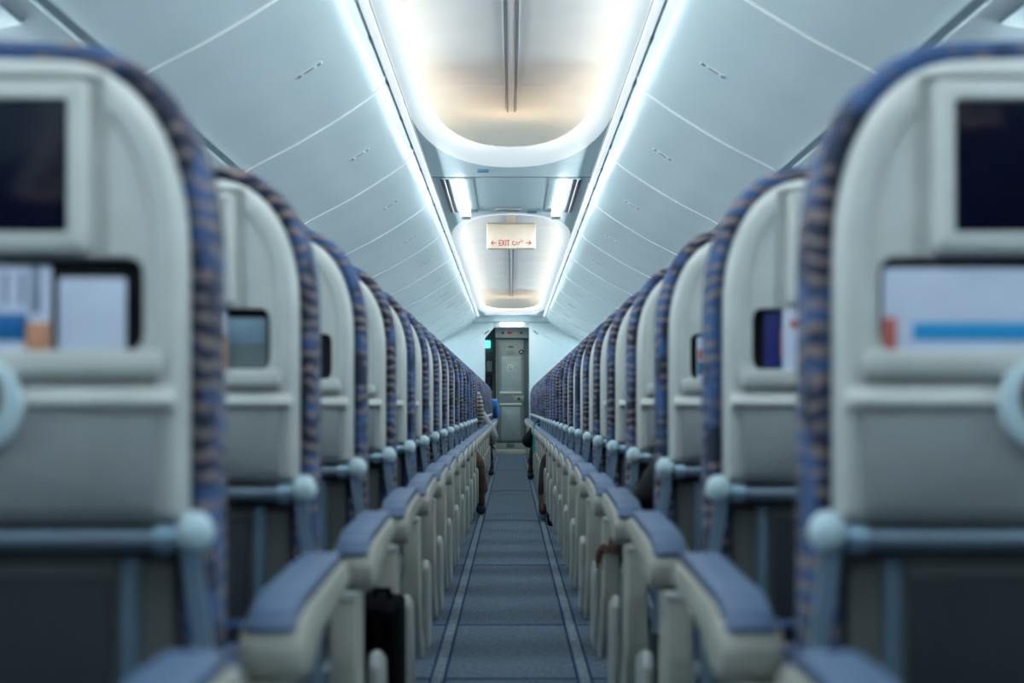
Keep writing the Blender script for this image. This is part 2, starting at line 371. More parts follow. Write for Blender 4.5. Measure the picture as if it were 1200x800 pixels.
for s in (-1, 1):
    side = 'left' if s < 0 else 'right'
    proto = empty('overhead_bin', (0, 0, 0))
    link('bin_door', bin_sections(s, .0003, BW-.0003), BIN, proto, sharp=28)
    bm = nb()                                          # light gasket that shows as the thin seam line
    A = [[bm.verts.new((s*(x-e), y, z-e)) for x, z in PF[:-6]] for y, e in ((.001, -.001), (.005, .0028), (.022, .0028), (.026, -.001))]
    for j in range(3):
        for q in range(len(A[0])-1): bm.faces.new((A[j][q], A[j][q+1], A[j+1][q+1], A[j+1][q]))
    link('door_seam', bm, SEAM, proto)
    lt = None
    for a, b_, m_, nm in ((.694, .79, SEAM, 'latch'), (.700, .714, DKSEAM, 'latch_button'), (.772, .786, DKSEAM, 'latch_button'), (.725, .762, GREYP, 'latch_grip')):
        bm = nb(); hwd = {'latch': .018, 'latch_button': .011, 'latch_grip': .007}[nm]; off = .0016 if nm == 'latch' else .004
        rows = []
        for q in range(7):
            x = a+(b_-a)*q/6; z = profile_at(x); rows.append([(s*(x-off*.55), BW*.5+dy, z-off) for dy in (-hwd, hwd)]+[(s*(x+.004), BW*.5+dy, z+.004) for dy in (hwd, -hwd)])
        V = [[bm.verts.new(p) for p in r_] for r_ in rows]
        for q in range(6):
            for e in range(4): bm.faces.new((V[q][e-1], V[q][e], V[q+1][e], V[q+1][e-1]))
        bm.faces.new(V[0]); bm.faces.new(V[-1])
        o = link(nm, bm, m_, lt if lt else proto)
        if nm == 'latch': lt = o
    ys = [4.8+BW*k for k in range(-3, 11)]
    for k, y in enumerate(ys):
        if y+BW > 24.95: break
        o = proto if k == 0 else copy_tree(proto, (0, y, 0))
        if k == 0: o.location = (0, y, 0)
        if k < 2: lab = 'overhead bin above the near %s seats, %s along that side' % (side, ORD[k])
        else: lab = 'curved pale overhead bin on the %s side, %s from the camera' % (side, ORD[k])
        tag(o, lab, 'overhead bin', 'overhead bins along the %s side' % side)
    # end filler panel
    bm = bin_sections(s, 24.12, 24.88); trim(bm, BIN)
    P = [(s*x, z) for x, z in [(1.140, 1.776), (1.158, 1.762), (1.180, 1.768), (1.190, 1.80), (1.17, 1.84), (1.14, 1.83)]]
    trim(slab(nb(), P, rr(Y0, 24.8, .002), XZ), DKSEAM)
    # service panel strip and side wall
    ps = [(1.165, 1.86), (1.19, 1.80), (1.30, 1.765), (1.60, 1.715), (1.70, 1.67), (1.745, 1.55), (1.765, 1.3), (1.77, .9), (1.74, .4), (1.68, 0), (1.8, 0), (1.82, 1.0), (1.82, 2.0), (1.165, 2.0)]
    w_ = link('wall_'+side, slab(nb(), [(s*x, z) for x, z in ps], rr(Y0, 24.9, .002), XZ), WALLM); tag(w_, kind='structure')
    bm = nb(); box(bm, min(s*1.711, s*1.728), max(s*1.711, s*1.728), Y0, 24.8, 1.50, 1.60, .004)  # strip added behind the seats to light the bins across the cabin
    tag(link('added_sidewall_light', bm, WASHM), 'added long cool light strip under the %s bins along the side wall' % side, 'light')
    # a passenger service unit just before the near row
    for k, y in enumerate((3.92, 4.71)):
        t = empty('passenger_service_unit', (s*1.40, y, 1.738))
        P = [(-.13, .028), (.13, -.018), (.13, -.006), (-.13, .04)]
        link('service_panel', slab(nb(), [(s*u, v) for u, v in P], rr(-.16, .16, .003), XZ), PSU, t)
        for q in range(3):
            bm = nb(); ball(bm, (s*(-.06+.06*q), -.07, .004-.01*q), .022, 1, 1, .8); link('air_nozzle', bm, WHITEP, t)
            bm = nb(); ball(bm, (s*(-.06+.06*q), .06, .006-.01*q), .017, 1, 1, .5); link('reading_lamp', bm, GREYP, t)
        tag(t, 'white service unit with air nozzles above the %s seats, %s' % (side, 'nearest the camera' if k == 0 else 'one row beyond the nearest'), 'service unit', 'service units above the %s seats' % side)

# ------------------------------------------------------------------ ceiling light fixtures in the flat section
for s in (-1, 1):
    side = 'left' if s < 0 else 'right'
    t = empty('ceiling_light', (s*.325, 10.55, ZC))
    bm = nb(); box(bm, -.085, .115, -.80, .88, -.008, .0, .003)
    if s < 0:
        for v in bm.verts: v.co.x *= -1
    link('light_housing', bm, mat('fixture_grey', (.30, .40, .42), .4), t)
    bm = nb(); tube(bm, [(0, -.78, -.030), (0, .84, -.030)], .026, 14); link('lamp_tube', bm, TUBEM, t)
    bm = nb(); box(bm, -.036, .036, .70, .87, -.062, .0, .006); link('tube_socket', bm, WHITEP, t)
    for q, xx in enumerate((.062, .094)):
        bm = nb(); box(bm, min(s*xx, s*(xx+.022)), max(s*xx, s*(xx+.022)), -.78, .86, -.012, -.004, .002); link('vent_slot', bm, DARKP, t)
    bm = nb(); box(bm, min(s*.088, s*.094), max(s*.088, s*.094), -.78, .86, -.017, -.004, .002); link('vent_trim', bm, GREYP, t)
    tag(t, 'bright %s ceiling tube light beside a dark vent slot' % side, 'ceiling light', 'tube lights between the ceiling vaults')
bm = nb(); disc(bm, (0, 0), .1, 0, .02, .004)
for v in bm.verts: v.co = Vector((v.co.x, v.co.z*.55, -.0-v.co.y))
o = link('smoke_detector', bm, GREYP); o.location = (-.02, 11.25, ZC); tag(o, 'small grey oval detector on the ceiling between the tube lights', 'detector')
for x, y, lab in ((-.17, 9.45, 'tiny blue ceiling plaque beside the near vault'), (.15, 11.45, 'tiny blue ceiling plaque beside the far vault')):
    bm = nb(); box(bm, -.035, .035, -.05, .05, -.008, 0, .002); o = link('ceiling_plaque', bm, mat('plaque_blue', (.12, .25, .38), .5)); o.location = (x, y, ZC); tag(o, lab, 'plaque')

# exit sign
t = empty('exit_sign', (.0, 12.95, 2.255))
bm = nb(); P = rpoly([(-.202, -.185, .022), (.202, -.185, .022), (.202, .03, .008), (-.202, .03, .008)]); slab(bm, P, rr(-.045, .045, .012), XZ); link('sign_housing', bm, SIGN, t)
bm = nb(); box(bm, -.03, .03, -.02, .02, .02, .215, .003); link('sign_mount', bm, SIGN, t)
bm = nb()
def stroke(pts, wd=.0058, y=-.0465):
    for (x0, z0), (x1, z1) in zip(pts, pts[1:]):
        d = Vector((x1-x0, z1-z0)).normalized(); nrm = Vector((-d.y, d.x))*wd/2; e = d*wd*.4
        q = [Vector((x0, z0))-e+nrm, Vector((x1, z1))+e+nrm, Vector((x1, z1))+e-nrm, Vector((x0, z0))-e-nrm]
        a = [bm.verts.new((p.x, y, p.y)) for p in q]; b_ = [bm.verts.new((p.x, y+.003, p.y)) for p in q]
        bm.faces.new(a)
        for i in range(4): bm.faces.new((a[i-1], a[i], b_[i], b_[i-1]))
zb = -.158; hh = .042
def G(x0, pts): return [(x0+u*.019, zb+v*hh) for u, v in pts]
stroke(G(-.098, [(1, 1), (0, 1), (0, 0), (1, 0)])); stroke(G(-.098, [(0, .5), (.85, .5)]))
stroke(G(-.074, [(0, 1), (1, 0)])); stroke(G(-.074, [(1, 1), (0, 0)]))
stroke(G(-.044, [(0, 0), (0, 1)])); stroke(G(-.034, [(0, 1), (1, 1)])); stroke(G(-.034, [(.5, 1), (.5, 0)]))
zm = zb+hh*.5
stroke([(-.162, zm), (-.124, zm)], .006); stroke([(-.146, zm+.016), (-.163, zm), (-.146, zm-.016)], .006)
stroke([(.124, zm), (.162, zm)], .006); stroke([(.146, zm+.016), (.163, zm), (.146, zm-.016)], .006)
# arabic word for exit, drawn as strokes (joined letters right to left)
stroke([(.098, zm+.012), (.085, zm+.016), (.074, zm+.010), (.066, zm+.004), (.060, zm-.010), (.053, zm-.016)], .0055)
stroke([(.053, zm+.004), (.047, zm+.008), (.044, zm+.0), (.040, zm-.012), (.032, zm-.017)], .005)
stroke([(.030, zm+.012), (.014, zm+.012), (.012, zm+.002), (.012, zm-.010), (.026, zm-.019), (.034, zm-.016)], .0055)
stroke([(.080, zm+.027), (.084, zm+.027)], .005); stroke([(.020, zm-.003), (.024, zm-.003)], .005)
link('sign_lettering', bm, RED, t, smooth=False)
tag(t, 'cream exit sign with red lettering and arrows hanging from the ceiling', 'exit sign')

# ------------------------------------------------------------------ far end
YB = 24.92
bm = nb()
P = [(-1.78, 0), (-.415, 0), (-.415, 1.86), (-.27, 2.03), (-.27, 2.46), (-1.78, 2.46)]; slab(bm, P, rr(YB, YB+.05, .004), XZ)
tag(link('wall_far_left', bm, BULK), kind='structure')
bm = nb(); P = [(.285, 0), (1.78, 0), (1.78, 2.46), (.285, 2.46)]; slab(bm, P, rr(YB, YB+.05, .004), XZ)
tag(link('wall_far_right', bm, BULK), kind='structure')
bm = nb(); box(bm, -.27, .285, YB, YB+.05, 2.03, 2.46, .004); tag(link('wall_far_header', bm, BULK), kind='structure')
bm = nb(); box(bm, -.6, .6, 24.60, 24.93, 2.10, 2.20, .02); trim(bm, CEIL)
# diagonal green/dark slots on the end panels
for s in (-1, 1):
    bm = nb(); P = [(s*.43, 1.925), (s*.355, 1.985), (s*.345, 1.972), (s*.42, 1.912)]
    slab(bm, P, rr(YB-.006, YB+.002, .001), XZ); trim(bm, mat('slot_green', (.02, .10, .09), .5))
    # seam where bins meet the far wall
    bm = nb(); tube(bm, [(s*.30, YB-.004, 2.05), (s*.45, YB-.004, 1.95), (s*.80, YB-.004, 1.72)], .006, 6); trim(bm, BULK)
t = empty('dome_light', (.01, 24.72, 2.095))
bm = nb(); P = outline(.185, .06, -.04, .04); slab(bm, P, [(.02, -.05), (.004, -.042), (0, -.02), (0, .004)], XY); link('lamp_lens', bm, LAMPM, t)
bm = nb(); P = outline(.20, .07, -.05, .05); slab(bm, P, rr(-.012, .006, .003), XY); link('lamp_ring', bm, WHITEP, t)
tag(t, 'oval white ceiling lamp above the far door', 'ceiling light')
YD = 25.35; k_ = YD/F
def DX(px): return (px-599)*k_
def DZ(py): return CZ+(476-py)*k_
def dbox(bm, x0, x1, y0, y1, d0, d1, b=.004): return box(bm, DX(x0), DX(x1), YD+d0, YD+d1, DZ(y1), DZ(y0), b)
bm = nb(); dbox(bm, 580.5, 619, 384, 396, -.10, .06); tag(link('door_header', bm, DOORM), kind='structure')
hd = bpy.data.objects['door_header']
for x0, x1, m_, nm in ((588, 591, DARKP, 'header_mark'), (594.5, 599.5, RED, 'header_mark'), (602, 606, BEIGE, 'header_mark'), (609.5, 612, DARKP, 'header_mark')):
    bm = nb(); dbox(bm, x0, x1, 389, 391.5, -.106, -.09, .002); link(nm, bm, m_, hd)
bm = nb(); dbox(bm, 580.5, 619.5, 395, 534, .03, .09); tag(link('door_1', bm, DOORF), kind='structure'); door = bpy.data.objects['door_1']
bm = nb(); dbox(bm, 583.5, 614, 397, 517, .0, .04, .006); link('door_leaf', bm, DOORM, door)
bm = nb(); dbox(bm, 581.6, 582.6, 397, 530, -.005, .04, .003); link('door_post', bm, BEIGE, door)
bm = nb(); dbox(bm, 587.5, 611, 417.5, 458, -.012, .01, .01); link('door_inset_panel', bm, DOORL, door)
bm = nb(); dbox(bm, 587.5, 610, 476.5, 515, -.012, .01, .01); link('door_inset_panel', bm, DOORL, door)
for y in (459.8, 473.6):
    bm = nb(); dbox(bm, 585.5, 611.5, y-1.2, y+1.2, -.03, .005, .01); link('door_rail', bm, BRIGHT, door)
bm = nb(); dbox(bm, 603, 614, 463.5, 470, -.02, .01, .006); lk = link('latch_plate', bm, BEIGE, door)
bm = nb(); disc(bm, (DX(608), DZ(467)), .022, YD-.04, YD-.015); link('latch_knob', bm, DARKP, lk)
bm = nb(); disc(bm, (DX(598), DZ(431)), .055, YD-.022, YD-.01); rg = link('sign_ring', bm, mat('ring_pale', (.62, .66, .6), .5), door)
bm = nb(); disc(bm, (DX(598), DZ(431)), .036, YD-.025, YD-.018); sg2 = link('sign_disc', bm, DOORM, rg)
bm = nb(); disc(bm, (DX(598.2), DZ(431)), .014, YD-.028, YD-.02); link('sign_mark', bm, WHITEP, rg)
bm = nb(); disc(bm, (DX(610.8), DZ(412.3)), .037, YD-.02, YD+.01); pk = link('door_lock', bm, DARKP, door)
bm = nb(); disc(bm, (DX(610.8), DZ(412.3)), .014, YD-.026, YD-.015); link('lock_center', bm, WHITEP, pk)
bm = nb(); dbox(bm, 593, 603, 409.5, 415, -.006, .005, .02); link('door_plaque', bm, mat('plaque_dull', (.27, .30, .26), .5), door)
bm = nb(); dbox(bm, 595.5, 601.5, 405.6, 407, -.006, .005, .003); link('door_plaque', bm, DARKP, door)
bm = nb(); dbox(bm, 582, 616, 519, 527, -.03, .04, .006); link('kick_panel', bm, DOORL, door)
bm = nb(); dbox(bm, 593.5, 603, 519.5, 524, -.038, -.02, .004); link('vent_grille', bm, DOORF, door)
bm = nb(); box(bm, DX(579.5), DX(617), 24.95, YD+.0, 0, .085, .012); link('door_sill', bm, BEIGE, door)
# galley recess left of the door
bm = nb(); box(bm, -1.7, DX(581), 26.0, 26.06, 0, 2.4, .004); tag(link('wall_galley', bm, mat('galley_brown', (.12, .12, .10), .6)), kind='structure')
bm = nb(); box(bm, DX(619), 1.78, YD+.03, YD+.09, 0, 2.4, .004); tag(link('wall_galley_right', bm, DOORF), kind='structure')
bm = nb(); box(bm, -1.78, 1.78, 24.93, 27.2, 2.40, 2.45, .004); tag(link('ceiling_galley', bm, DOORM), kind='structure')
g_ = 25.98/F
bm = nb(); box(bm, (566.5-599)*g_, (574.6-599)*g_, 25.94, 26.0, CZ+(476-407.5)*g_, CZ+(476-399)*g_, .006); tag(link('exit_light', bm, CYANM), 'small glowing cyan sign high on the wall left of the door', 'sign')
bm = nb(); box(bm, (570.5-599)*g_, (576.5-599)*g_, 25.96, 26.0, CZ+(476-435)*g_, CZ+(476-423)*g_, .004); tag(link('wall_notice', bm, mat('notice_paper', (.42, .42, .42), .6)), 'grey paper notice on the wall left of the door', 'notice')
t = empty('crew_folding_chair', ((573.5-599)*g_, 25.99, .52)); tag(t, 'dark navy folded crew seat on the wall left of the door', 'crew seat')
NAVY = mat('navy_vinyl', (0.006, 0.016, 0.045), .5)
bm = nb(); box(bm, -.16, .07, -.09, .0, .25, .78, .03); link('seat_back', bm, NAVY, t)
bm = nb(); box(bm, -.16, .07, -.15, .0, -.1, .23, .03); link('folded_seat', bm, NAVY, t)

# ------------------------------------------------------------------ passenger seat
SX = .505; PITCH = .79; Y1 = 1.50
NR = 29                                                # rows 0..28, row -1 beside the camera
def yrow(k): return Y1+PITCH*k
def sup(hw, zt, rx, rz, zb, rb=.02, seg=12, k=2.25):
    """seat-back outline, centred x=0: flat bottom, superelliptic shoulders"""
    P = [(hw-rb, zb), (hw-rb*.3, zb+rb*.3), (hw, zb+rb)]
    for z_ in (.3, .6, .85): P.append((hw, zb+rb+(zt-rz-zb-rb)*z_))
    for i in range(seg+1):
        t = PI/2*i/seg; P.append((hw-rx+rx*math.cos(t)**(2/k), zt-rz+rz*math.sin(t)**(2/k)))
    P.append((0, zt+.002))
    L_ = [(-x, z) for x, z in reversed(P[:-1])]
    return P+L_
def make_seat(s):
    """s=+1: seat right of the aisle. local x' = (x - SX)*s is mirrored by s at the end"""
    root = empty('passenger_chair', (s*SX, 0, 0))
    made = []
    def add(nm, bm, m, parent=root, **kw):
        if s < 0:
            for v in bm.verts: v.co.x *= -1
        o = link(nm, bm, m, parent, **kw); made.append(o); return o
    X = lambda x: x-SX
    # cushion of the backrest
    bm = nb(); slab(bm, sup(.217, 1.131, .15, .22, .44, .03), [(.075, .060), (.045, .052), (.022, .018), (.010, .014), (.002, .024), (0, .04), (0, .085), (.006, .105), (.02, .122), (.05, .130)], XZ)
    add('backrest_cushion', bm, FABRIC)
    # hard shell with pocket opening and monitor recess
    bm = nb(); slab(bm, sup(.195, 1.109, .132, .20, .662, .012), [(0, .045), (0, .016), (.0025, .007), (.008, .002), (.015, 0), (.026, .0005), (.031, .003), (.035, .008)], XZ)
    shell = add('back_shell', bm, PLASTIC)
    cuts = []
    def cutter(P, y0, y1):
        bm = nb(); slab(bm, P, [(0, y0), (0, y1)], XZ)
        if s < 0:
            for v in bm.verts: v.co.x *= -1
        o = link('cut', bm, CAV); cuts.append(o); o.parent = None; o.matrix_world = Matrix.Translation((s*SX, 0, 0))
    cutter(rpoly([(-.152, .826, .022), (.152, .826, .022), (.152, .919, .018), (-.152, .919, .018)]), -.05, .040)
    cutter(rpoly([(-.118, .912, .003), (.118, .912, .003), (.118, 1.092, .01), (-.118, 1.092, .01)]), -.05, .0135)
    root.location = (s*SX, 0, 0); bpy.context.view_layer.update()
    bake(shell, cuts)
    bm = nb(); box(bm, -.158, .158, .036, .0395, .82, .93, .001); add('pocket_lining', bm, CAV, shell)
    bm = nb(); slab(bm, rpoly([(-.172, .803, .012), (.172, .803, .012), (.168, .829, .01), (-.168, .829, .01)]), [(.006, -.012), (.002, -.010), (0, -.004), (0, .02)], XZ); add('pocket_lip', bm, PLASTIC, shell)
    # monitor
    bm = nb(); slab(bm, rpoly([(-.101, .922, .010), (.101, .922, .010), (.101, 1.086, .010), (-.101, 1.086, .010)]), [(.0, .02), (0, -.002), (.002, -.006), (.005, -.008), (.017, -.008), (.020, -.002)], XZ)
    mon = add('screen_bezel', bm, PLASTIC)
    bm = nb(); slab(bm, rpoly([(-.0815, .941, .003), (.0815, .941, .003), (.0815, 1.067, .003), (-.0815, 1.067, .003)]), [(0, .0), (0, -.0035), (.001, -.004)], XZ); add('screen', bm, SCREEN, mon)
    # tray table
    bm = nb(); slab(bm, rpoly([(-.172, .672, .010), (.172, .672, .010), (.172, .776, .008), (-.172, .776, .008)]), [(0, .02), (0, -.004), (.002, -.008), (.006, -.010)], XZ); tray = add('tray_table', bm, PLASTIC2)
    bm = nb(); P = rpoly([(.02, .774, .002), (-.016, .774, .004), (-.017, .781, .003), (-.008, .793, .004), (.02, .793, .002)], 3); slab(bm, P, rr(-.186, .186, .003), YZ); add('tray_lip', bm, PLASTIC, tray)
    bm = nb(); disc(bm, (0, .777), .045, -.026, -.008, .005, 28); lt = add('tray_latch', bm, KNOB, tray)
    bm = nb(); disc(bm, (.004, .785), .032, -.029, -.020, .003, 24); add('latch_recess', bm, mat('latch_brown', (.10, .09, .07), .5), tray)
    # hinge bar, knobs and tray arms
    bm = nb(); tube(bm, [(-.185, .004, .648), (.185, .004, .648)], .0105, 12); bar = add('hinge_bar', bm, BARM)
    for q in (-1, 1):
        bm = nb(); tube(bm, [(q*.165, .004, .648), (q*.185, .004, .648)], .0145, 12); add('bar_collar', bm, METAL, bar)
        bm = nb(); ball(bm, (q*.203, .0, .655), .0195, .95, .9, 1.05); arm_k = add('hinge_knob', bm, KNOB, bar)
        bm = nb()
        P = [(.208, .655), (.214, .60), (.224, .53), (.231, .45), (.232, .33)]
        secs = [(x*q, z, wd) for (x, z), wd in zip(P, (.010, .008, .007, .007, .007))]
        V = [[bm.verts.new((x-w_, y, z)) if j == 0 else bm.verts.new((x+w_, y, z)) for j, y in ((0, .0), (1, .0), (1, .02), (0, .02))] for x, z, w_ in secs]
        for a in range(len(V)-1):
            for e in range(4): bm.faces.new((V[a][e-1], V[a][e], V[a+1][e], V[a+1][e-1]))
        bm.faces.new(V[0]); bm.faces.new(V[-1])
        for v in bm.verts: v.co.x -= q*.012
        add('tray_arm', bm, METAL)
    # lower back panel
    bm = nb(); slab(bm, rpoly([(-.175, .27, .02), (.175, .27, .02), (.182, .635, .01), (-.182, .635, .01)]), [(.0, .085), (0, .040), (.004, .032), (.012, .028)], XZ); low = add('lower_back_panel', bm, LOWERP)
    bm = nb(); box(bm, -.118, .118, .020, .030, .275, .61, .006); add('lower_dark_panel', bm, DARKP, low)  # dark plate that makes the centre of the lower panel darker
    for q in (-1, 1):
        bm = nb(); box(bm, q*.135-.009, q*.135+.009, .018, .032, .28, .63, .004); add('back_strut', bm, mat('strut_blue', (.10, .16, .22), .45, .3))
    # seat cushion + pan + legs
    bm = nb(); P = rpoly([(.11, .36, .03), (.58, .36, .03), (.585, .45, .04), (.50, .475, .05), (.11, .455, .02)]); slab(bm, P, rr(-.205, .205, .02), YZ); add('seat_cushion', bm, FABRIC)
    bm = nb(); box(bm, -.215, .22, .08, .56, .325, .362, .01); add('seat_pan', bm, BARM)
    for lx in (-.200, .19):
        bm = nb(); tube(bm, [(lx, .20, .04), (lx, .26, .34)], .014, 8); tube(bm, [(lx, .215, .06), (lx, .50, .34)], .011, 8); box(bm, lx-.012, lx+.012, .16, .56, .03, .05, .004)
        lg = add('leg', bm, mat('leg_metal', (.08, .10, .12), .4, .5))
        bm = nb(); box(bm, lx-.018, lx+.018, .165, .225, .0, .045, .006); add('foot', bm, DARKP, lg)
        bm = nb(); box(bm, lx-.018, lx+.018, .168, .222, .0425, .072, .006); add('foot_fitting', bm, TEALM, lg)
        bm = nb(); box(bm, lx-.014, lx+.014, .51, .56, .0, .04, .006); add('foot', bm, DARKP, lg)
    # aisle armrest
    AP = rpoly([(.048, .512, .02), (.042, .540, .03), (.060, .560, .02), (.12, .570, .03), (.40, .580, .05), (.48, .580, .02), (.515, .568, .02), (.51, .545, .02), (.20, .522, .04), (.14, .500, .02), (.075, .497, .02)])
    bm = nb(); slab(bm, AP, rr(X(.205), X(.270), .010), YZ); arm = add('armrest', bm, SHROUD)
    PP = rpoly([(.050, .550, .008), (.075, .560, .02), (.13, .569, .03), (.40, .578, .05), (.47, .578, .01), (.485, .584, .008), (.47, .592, .01), (.39, .592, .05), (.13, .584, .03), (.068, .573, .02), (.044, .556, .008)])
    bm = nb(); slab(bm, PP, rr(X(.212), X(.263), .007), YZ); add('arm_pad', bm, PAD, arm)
    # inner armrest
    bm = nb(); slab(bm, AP, rr(X(.712), X(.757), .010), YZ); arm2 = add('armrest', bm, SHROUD)
    bm = nb(); slab(bm, PP, rr(X(.716), X(.753), .007), YZ); add('arm_pad', bm, PAD, arm2)
    # side shroud
    SP = rpoly([(.035, .497, .008), (.030, .40, .1), (.040, .30, .1), (.085, .20, .08), (.17, .13, .08), (.30, .105, .03), (.36, .135, .02), (.25, .19, .08), (.185, .28, .1), (.165, .40, .1), (.165, .497, .02)], 6)
    bm = nb(); slab(bm, SP, [(.006, X(.230)), (.0015, X(.2315)), (0, X(.234)), (0, X(.266)), (.002, X(.268)), (.006, X(.270))], YZ); sh = add('side_shroud', bm, SHROUD)
    bm = nb(); box(bm, X(.227), X(.272), .031, .060, .486, .500, .004); add('shroud_cap', bm, PLASTIC, sh)
    LP = rpoly([(.335, .34, .02), (.360, .362, .015), (.42, .355, .03), (.52, .33, .03), (.545, .20, .03), (.53, .115, .02), (.38, .115, .02), (.345, .20, .06)], 5)
    bm = nb(); slab(bm, LP, rr(X(.222), X(.240), .007), YZ); lo = add('lower_shroud', bm, PLASTIC)
    bm = nb(); ball(bm, (X(.238), .515, .165), .021, .8, 1, 1.1); add('shroud_cap', bm, WHITEP, lo)
    return root
PR = {1: make_seat(1), -1: make_seat(-1)}
SEATS = {}
def kid(o, *names):
    for nme in names:
        o = [c for c in C.objects if c.parent == o and c.name.split('.')[0] == nme][0]
    return o
for s in (-1, 1):
    side = 'left' if s < 0 else 'right'
    for k in range(-1, NR):
        o = PR[s] if k == -1 else copy_tree(PR[s], (s*SX, yrow(k), 0))
        if k == -1: o.location = (s*SX, yrow(k), 0)
        SEATS[(s, k)] = o
        if k == -1: lab = 'blue patterned seat beside the camera on the %s, only its armrest in view' % side
        elif k == 0: lab = 'nearest blue patterned seat on the %s with a dark back screen' % side
        elif k == NR-1: lab = 'farthest blue patterned seat on the %s of the aisle' % side
        else: lab = 'blue patterned seat on the %s of the aisle, %s row from the camera' % (side, ORD[k])
        tag(o, lab, 'seat', 'aisle seats along the %s side' % side)
def joined(root, s):
    bm = nb(); mats = []
    def rec(o):
        for c in C.objects:
            if c.parent == o:
                mm = c.data.materials[0]
                if mm not in mats: mats.append(mm)
                k0 = len(bm.faces); bm.from_mesh(c.data); bm.faces.ensure_lookup_table()
                for f_ in bm.faces[k0:]: f_.material_index = mats.index(mm)
                rec(c)
    rec(root); me = bpy.data.meshes.new('passenger_chair'); bm.to_mesh(me); bm.free()
    for mm in mats: me.materials.append(mm)
    me.set_sharp_from_angle(angle=math.radians(35)); return me
for s in (-1, 1):
    side = 'left' if s < 0 else 'right'
    me = joined(PR[s], s)
    bm = nb(); bm.from_mesh(me)                            # the inboard seats carry no aisle-side shroud
    kill = [v for v in bm.verts if s*v.co.x < -.2225 and v.co.z < .60]
    bmesh.ops.delete(bm, geom=kill, context='VERTS'); bm.to_mesh(me); bm.free()
    for q, place in ((1, 'middle'), (2, 'window')):
        for k in range(-1, NR):
            o = bpy.data.objects.new('passenger_chair', me); C.objects.link(o); o.location = (s*(SX+.475*q), yrow(k), 0)
            lab = 'blue patterned %s seat on the %s of the cabin, %s' % (place, side, 'beside the camera' if k < 0 else ORD[k]+' row from the camera')
            tag(o, lab, 'seat', '%s seats along the %s side' % (place, side))
for s in (-1, 1):                                       # second row: screens switched on
    sc_ = kid(SEATS[(s, 1)], 'screen_bezel', 'screen'); sc_.data = sc_.data.copy(); sc_.data.materials[0] = SCREENON; sc_['label'] = 'screen lit pale cyan'
    bz = kid(SEATS[(s, 1)], 'screen_bezel')
    bm = nb(); box(bm, -.0785, .05, -.0048, -.0035, .955, .985, .0005)
    if s < 0:
        for v in bm.verts: v.co.x *= -1
    link('screen_image', bm, SCREENON2, bz)

# ------------------------------------------------------------------ reading matter in the pockets
def paper(s, k, x0, x1, z0, z1, m, name, lab, cat, d=.018, extra=(), tilt=0):
    """x in metres from the aisle centre line, sits in the pocket of row k"""
    t = empty(name, (s*(x0+x1)/2, yrow(k)+d, z0)); wd = (x1-x0)/2
    bm = nb(); slab(bm, rpoly([(-wd, 0, .003), (wd, 0, .003), (wd, z1-z0, .003), (-wd, z1-z0, .003)], 2), rr(-.002, .002, .0008), XZ); link('cover', bm, m, t)
    for a, b_, c, e, mm in extra:                      # u from aisle edge 0..1, v 0..1
        u0, u1 = a, b_; xa, xb = (-wd+2*wd*u0, -wd+2*wd*u1)
        if s < 0: xa, xb = -xb, -xa
        bm = nb(); box(bm, xa, xb, -.0032, -.0015, (z1-z0)*c, (z1-z0)*e, .0005); link('printed_block', bm, mm, t)
    t.rotation_euler = (0, tilt, 0)
    tag(t, lab, cat); return t
PW = mat('paper_white', (.62, .67, .82), .5); PG = mat('paper_grey', (.15, .19, .20), .5); PB = mat('print_blue', (0.004, .13, .36), .5); PC = mat('print_cyan', (0.0, .26, .58), .5)
PN = mat('print_navy', (.01, .02, .16), .5); PRd = mat('print_red', (.50, .12, .10), .5); PO = mat('print_orange', (.55, .25, .14), .5); PT = mat('print_text', (.22, .26, .36), .6); PBR = mat('print_brown', (.2, .14, .06), .5)
paper(1, 0, .358, .648, .829, .908, PW, 'safety_card', 'pale card with a cyan band in the nearest right seat pocket', 'card', .014, [(.0, .045, .0, .40, PRd), (.10, 1, .12, .34, PC)])
paper(-1, 0, .372, .437, .830, .899, PW, 'folded_leaflet', 'plain white folded leaflet in the nearest left seat pocket', 'leaflet', .016)
paper(-1, 0, .443, .60, .828, .910, PW, 'magazine', 'white magazine with a blue block in the nearest left seat pocket', 'magazine', .012, [(.0, .16, 0, .34, PO), (.14, .60, .12, .44, PB), (.06, .12, .45, 1, PT)]+[(.16+.1*q, .19+.1*q, .55, .92, PT) for q in range(7)])
paper(1, 1, .372, .47, .830, .914, PN, 'magazine', 'navy magazine in the second right seat pocket', 'magazine', .022, [(.25, .4, .2, .7, PRd)])
paper(1, 1, .398, .50, .829, .918, PW, 'leaflet', 'white leaflet with faint red print in the second right seat pocket', 'leaflet', .012, [(.1, .5, .68, .82, PRd), (.22, .36, .2, .32, PBR)])
paper(-1, 1, .360, .47, .829, .905, PG, 'magazine', 'dull grey magazine in the second left seat pocket', 'magazine', .020, [(0, 1, .5, 1, mat('paper_bluegrey', (.20, .30, .38), .5))])
paper(-1, 1, .415, .50, .829, .914, PW, 'leaflet', 'white and blue leaflet in the second left seat pocket', 'leaflet', .012, [(0, .06, 0, .6, PO), (.1, .6, .1, .4, PC)])
paper(1, 2, .366, .45, .829, .912, PW, 'leaflet', 'white leaflet with red and blue print in the third right seat pocket', 'leaflet', .016, [(.02, .4, .45, .7, PRd), (.02, .5, .1, .4, PB)])
paper(1, 3, .366, .45, .829, .905, mat('paper_pink', (.42, .2, .18), .5), 'leaflet', 'reddish leaflet in the fourth right seat pocket', 'leaflet', .016)

